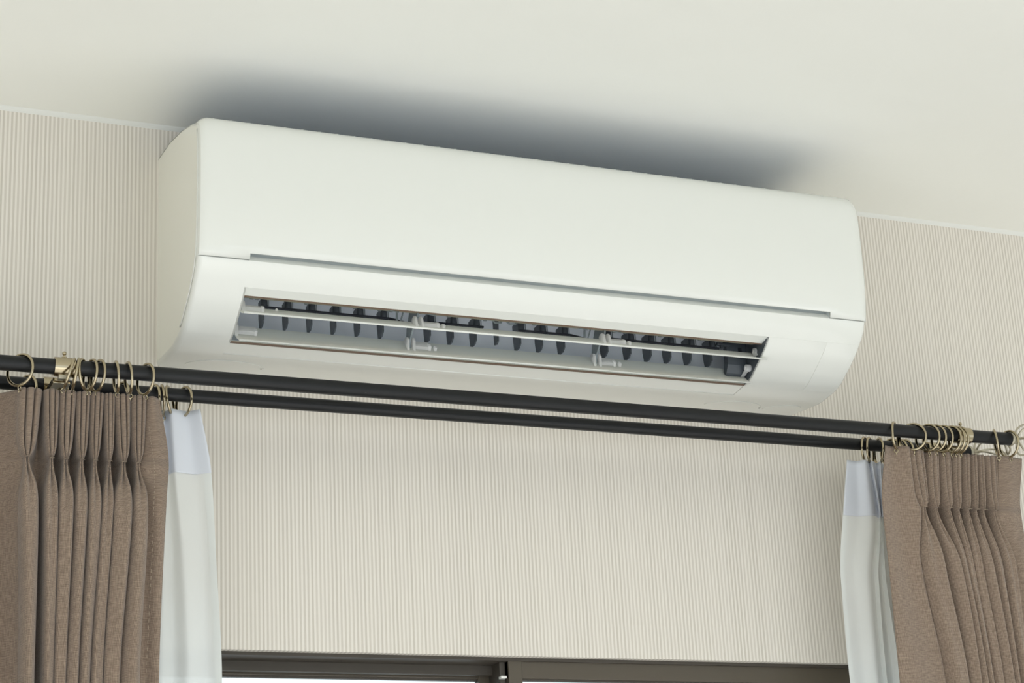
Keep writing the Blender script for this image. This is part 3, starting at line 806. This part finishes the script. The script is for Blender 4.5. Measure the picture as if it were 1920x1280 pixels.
# ------------------------------------------------------------------ brown curtains
def pleated_curtain(name, y0, rows, pleats, ledge, redge, label, z_end=0.06, waves=(0.0, 0.0), ztop_fn=None, base=0.009, dsc=1.0, skew=0.0):
    """rows: z of top, pinch, mid, bottom of the picture; pleats: per pleat [(x, halfwidth) at each row]; ledge/redge: x of the edges at each row"""
    zT, zP, zM, zB = rows
    def tabs(vals): return [(-zT, vals[0]), (-zP, vals[1]), (-zM, vals[2]), (-zB, vals[3]), (-zB + 0.5, vals[3] + (vals[3] - vals[2]) * 0.35)]
    ptab = [(tabs([p[i][0] for i in range(4)]), tabs([p[i][1] for i in range(4)])) for p in pleats]
    lt, rt = tabs(ledge), tabs(redge)
    zs = []
    z = zT
    while z > zP + .004: zs.append(z); z -= 0.0035
    zs += [zP + .0015, zP, zP - .0015]
    z = zP - 0.004
    while z > zB - .02: zs.append(z); z -= 0.0045
    while z > z_end: zs.append(z); z -= 0.06
    zs.append(z_end)
    NP, NG = 34, 10
    bm = bmesh.new(); uvl = bm.loops.layers.uv.new('cloth'); rowsv = []; us = []
    for z in zs:
        def v(tb): return lerp_tab(tb, -z)
        pts = []
        above = z > zP
        ta = (zT - z) / (zT - zP) if above else 1
        tb_ = 0 if above else (zP - z)
        def gap(x0, x1, n, first, last, amp, k):
            for q in range(n):
                s = (q + (0 if first else 1)) / (n if not last else n - (0 if not first else 0) )
                if first: s = q / n
                else: s = (q + 1) / (n + (0 if last else 1))
                bulge = math.sin(PI * s)
                yy = y0 + base * (1 if not (first or last) else 0.3) + (amp * math.sin(s * 5 + z * 9 + k) if (first or last) else 0.017 * bulge)
                pts.append((x0 + (x1 - x0) * s, yy))
        cur = v(lt)
        for k, (cx_, hw) in enumerate(ptab):
            c = v(cx_)
            if above:
                h = v(hw) if False else (hw[0][1] * (1 - .22 * ta) * (1 - 0.76 * ta ** 8))
            else:
                hp = hw[0][1] * .78 * .26
                f_ = min(1, tb_ / 0.050); f_ = f_ * f_ * (3 - 2 * f_)
                h = hp + (v(hw) - hp) * (f_ ** .6)
            x0_, x1_ = c - h, c + h
            gap(cur, x0_, 24 if k == 0 else NG, k == 0, False, waves[0], k)
            d = (0.0115 + .0055 * ta) if above else (0.0170 + 0.006 * min(1, tb_ / .06))
            d = min(d, 0.0105 + h * 1.35) * dsc
            for q in range(NP + 1):
                s = -1 + 2 * q / NP
                th = PI * (1 - (s + 1) / 2)
                xx = c + h * math.cos(th) * (1 + (.10 * math.sin(th) ** 2 if not above else 0))
                dome = math.sin(th) ** .75 if 0 < q < NP else 0
                if above:
                    u_ = math.cos(th)
                    vly = sum(math.exp(-((u_ - m_) / .10) ** 2) for m_ in (-.36, .36))
                    dome *= 1 - .72 * vly
                else:
                    u_ = math.cos(th)
                    fade = math.exp(-max(0, tb_) / 0.045)
                    dome *= 1 - .70 * math.exp(-(u_ / .42) ** 2) * fade
                    dome *= 1 + .12 * math.sin(3 * u_ + k * 1.7 + z * 6) * (1 - fade)
                pts.append((xx + skew * (d * dome - .004), y0 + base - d * dome))
            cur = x1_
        gap(cur, v(rt), 24, False, True, waves[1], 3)
        zoff = (lambda x: 0) if ztop_fn is None else ztop_fn
        kf = max(0, (z - zP) / (zT - zP))
        rowsv.append([bm.verts.new((x, y, z + zoff(x) * kf)) for x, y in pts])
        L = [0]
        for a, b in zip(pts[:-1], pts[1:]): L.append(L[-1] + math.hypot(b[0] - a[0], b[1] - a[1]))
        us.append(L)
    n = len(rowsv[0])
    for i in range(len(zs) - 1):
        for j in range(n - 1):
            f = bm.faces.new((rowsv[i][j], rowsv[i][j + 1], rowsv[i + 1][j + 1], rowsv[i + 1][j]))
            uvs = ((us[i][j], zs[i]), (us[i][j + 1], zs[i]), (us[i + 1][j + 1], zs[i + 1]), (us[i + 1][j], zs[i + 1]))
            for lp, uv_ in zip(f.loops, uvs): lp[uvl].uv = uv_
    o = obj(name, bm, M_cloth, None, smooth=True, recalc=False)
    md = o.modifiers.new('thick', 'SOLIDIFY'); md.thickness = 0.0011; md.offset = 0
    tag(o, label, 'curtain', 'brown pinch-pleated curtains')
    # pinch stitches
    for p in pleats:
        bm = bmesh.new(); x = p[1][0]
        tube(bm, [(x - .0026, y0 - .0035, zP + .0004), (x - .001, y0 - .0072, zP), (x + .001, y0 - .0072, zP), (x + .0026, y0 - .0035, zP + .0004)], .0005, 6)
        obj('pinch_stitch', bm, M_thread, o, smooth=True).location = (0, 0, 0)
    return o

DP = -.006
def X_(px, py): return at(px, py, YF + DP).x
def XE(px, py): return at(px, py, YF + .001).x
zT = at(60, 727, YF).z; zP = at(60, 858, YF).z; zM = at(150, 915, YF).z; zB = at(150, 1280, YF).z
pxs = 1 / 1620.0
Lp = [  # (top, pinch, mid, bottom): (px, half px)
    [(-128, 20), (-132, 6), (-132, 15), (-128, 13)],
    [(-62, 20), (-68, 6), (-68, 15), (-62, 13)],
    [(60, 20), (52, 6), (56, 16), (52, 12)],
    [(100, 13), (98, 6), (98, 12), (91, 9.5)],
    [(131, 14.5), (125, 6), (126, 13), (113, 10)],
    [(160, 12.5), (155, 6), (154, 12), (136, 11)],
    [(186, 12), (180, 6), (180, 12), (159, 11)],
    [(209, 9.5), (207, 6), (205, 10), (182, 11)],
    [(233, 14.5), (234, 6), (233, 17), (210, 14)],
    [(264, 14), (261, 6), (265, 14), (244, 18)]]
rws = (735, 860, 915, 1280)
pl = [[(X_(p[i][0], rws[i]), p[i][1] * pxs) for i in range(4)] for p in Lp]
cl = pleated_curtain('brown_curtain', YF, (zT, zP, zM, zB), pl, [X_(-190, 735), X_(-200, 860), X_(-200, 915), X_(-200, 1280)],
                     [XE(301, 742), XE(318, 862), XE(314, 915), XE(297, 1280)],
                     'taupe brown pinch-pleated curtain hanging at the left of the wall', waves=(.002, .0035))
# hem stitching of the left curtain
for seg_px in ([(279, 800), (283, 830), (289, 865), (290, 900), (288, 960), (285, 1040), (281, 1120), (277, 1200), (273, 1280)],):
    bm = bmesh.new()
    pts = []
    for a, b in zip(seg_px[:-1], seg_px[1:]):
        for k in range(12):
            pts.append((a[0] + (b[0] - a[0]) * k / 12, a[1] + (b[1] - a[1]) * k / 12))
    for k in range(0, len(pts) - 1, 2):
        A_, B_ = at(*pts[k], YF - .0040), at(*pts[k + 1], YF - .0040)
        tube(bm, [A_, B_], .00036, 4)
    o = obj('hem_stitching', bm, M_thread, cl); o.location = (0, 0, 0); o['kind'] = 'stuff'

pxs = 1 / 1345.0; DP = -.003
zT = at(1800, 849, YF).z; zP = at(1800, 955, YF).z; zM = at(1800, 1060, YF).z; zB = at(1800, 1280, YF).z
Rp = [
    [(1724, 16), (1735, 6), (1752, 19), (1800, 16)],
    [(1755, 12), (1758, 5.5), (1789, 11), (1829, 9)],
    [(1778, 11), (1782.6, 5.5), (1807, 8), (1845, 7)],
    [(1799, 8.5), (1800, 5), (1820, 7), (1859, 7)],
    [(1816, 7.5), (1818, 5), (1834, 7.5), (1874, 8)],
    [(1830, 6), (1833, 5), (1852, 10), (1891, 9)],
    [(1843, 6), (1847, 5), (1873, 8.5), (1906, 7)],
    [(1863, 13), (1867, 6), (1893, 11), (1923, 9)]]
rws = (849, 955, 1060, 1280)
pr_ = [[(X_(p[i][0], rws[i]), p[i][1] * pxs) for i in range(4)] for p in Rp]
xr1 = X_(1664, 845); xr2 = X_(1708, 855)
def ztop_r(x):
    if x < xr1 + .03: return .004
    return .004 * max(0, 1 - (x - xr1 - .03) / .02)
cr = pleated_curtain('brown_curtain', YF, (zT, zP, zM, zB), pr_, [XE(1663, 849), XE(1655, 955), XE(1665, 1060), XE(1688, 1280)],
                     [XE(1919, 857), XE(1917, 962), XE(1932, 1060), XE(1962, 1280)],
                     'taupe brown pinch-pleated curtain at the right with its flat edge panel swept outward', waves=(.0035, .002), ztop_fn=ztop_r, dsc=.80, skew=.30)

# ------------------------------------------------------------------ white sheers
def sheer(name, rows_px, ys, label, y_plane, tape_end, hem_side, z_end=0.06):
    """rows_px: [(row, [px...])]; ys: y of each column"""
    tb = []
    ncol = len(ys)
    zrow = [at(pxs_[len(pxs_) // 2], row, y_plane).z for row, pxs_ in rows_px]
    for c in range(ncol):
        tb.append([(-zrow[i], at(rows_px[i][1][c], rows_px[i][0], ys[c]).x) for i in range(len(rows_px))] + [(-z_end, at(rows_px[-1][1][c], rows_px[-1][0], ys[c]).x)])
    zs = []; z = zrow[0]
    while z > zrow[-1] - .02: zs.append(z); z -= .006
    while z > z_end: zs.append(z); z -= .08
    zs.append(z_end)
    def col(u, z):      # u in 0..ncol-1
        ct = [(c, lerp_tab(tb[c], -z)) for c in range(ncol)]
        return lerp_tab(ct, u), lerp_tab([(c, ys[c]) for c in range(ncol)], u)
    NU = (ncol - 1) * 8
    def build(zlist, nm, m_, dy, u0=0, u1=None):
        u1 = ncol - 1 if u1 is None else u1
        bm = bmesh.new(); rv = []
        for z in zlist:
            r_ = []
            for k in range(NU + 1):
                u = u0 + (u1 - u0) * k / NU
                x, y = col(u, z); r_.append(bm.verts.new((x, y + dy, z + TOP(u) * max(0, min(1, (z - tape_end) / (zrow[0] - tape_end))))))
            rv.append(r_)
        for i in range(len(zlist) - 1):
            for k in range(NU): bm.faces.new((rv[i][k], rv[i][k + 1], rv[i + 1][k + 1], rv[i + 1][k]))
        return obj(nm, bm, m_, smooth=True, recalc=False)
    TOP = (lambda u: 0)
    body = build(zs, name, M_sheer, 0)
    tag(body, label, 'curtain', 'white sheer curtains')
    tz = [z for z in zs if z > tape_end] + [tape_end]
    t_ = build(tz, 'heading_tape', M_tape, -.0012); t_.parent = body
    md = t_.modifiers.new('thick', 'SOLIDIFY'); md.thickness = .0006
    h_ = build(zs[2:], 'side_hem', M_sheer, -.0009, *hem_side); h_.parent = body
    return body
YS = YB
te = at(350, 889, YS).z
sheer('sheer_curtain', [(768, [90, 130, 170, 215, 255, 292, 306, 322, 348, 375]), (888, [90, 130, 170, 215, 258, 300, 316, 329, 362, 396]), (1050, [88, 128, 168, 214, 262, 305, 322, 345, 378, 405]), (1280, [86, 126, 168, 214, 262, 302, 325, 355, 386, 416])],
      [YS + .004, YS - .010, YS + .006, YS - .010, YS + .006, YS - .004, YS + .006, YS - .006, YS - .001, YS - .012],
      'white sheer curtain showing beside the left brown curtain', YS, te, (8.55, 9))
te = at(1615, 969, YS).z
sheer('sheer_curtain', [(868, [1588, 1604, 1621, 1628, 1634, 1642, 1650, 1656, 1690, 1740, 1790]), (967, [1581, 1607, 1634, 1646, 1650, 1652, 1655, 1660, 1700, 1750, 1800]), (1090, [1577, 1600, 1628, 1640, 1648, 1655, 1662, 1672, 1715, 1766, 1815]), (1280, [1594, 1618, 1645, 1656, 1664, 1675, 1690, 1702, 1745, 1795, 1845])],
      [YS - .004, YS - .001, YS - .009, YS + .002, YS - .008, YS + .003, YS - .007, YS + .004, YS - .008, YS + .006, YS - .008],
      'white sheer curtain showing beside the right brown curtain', YS, te, (0, .35))
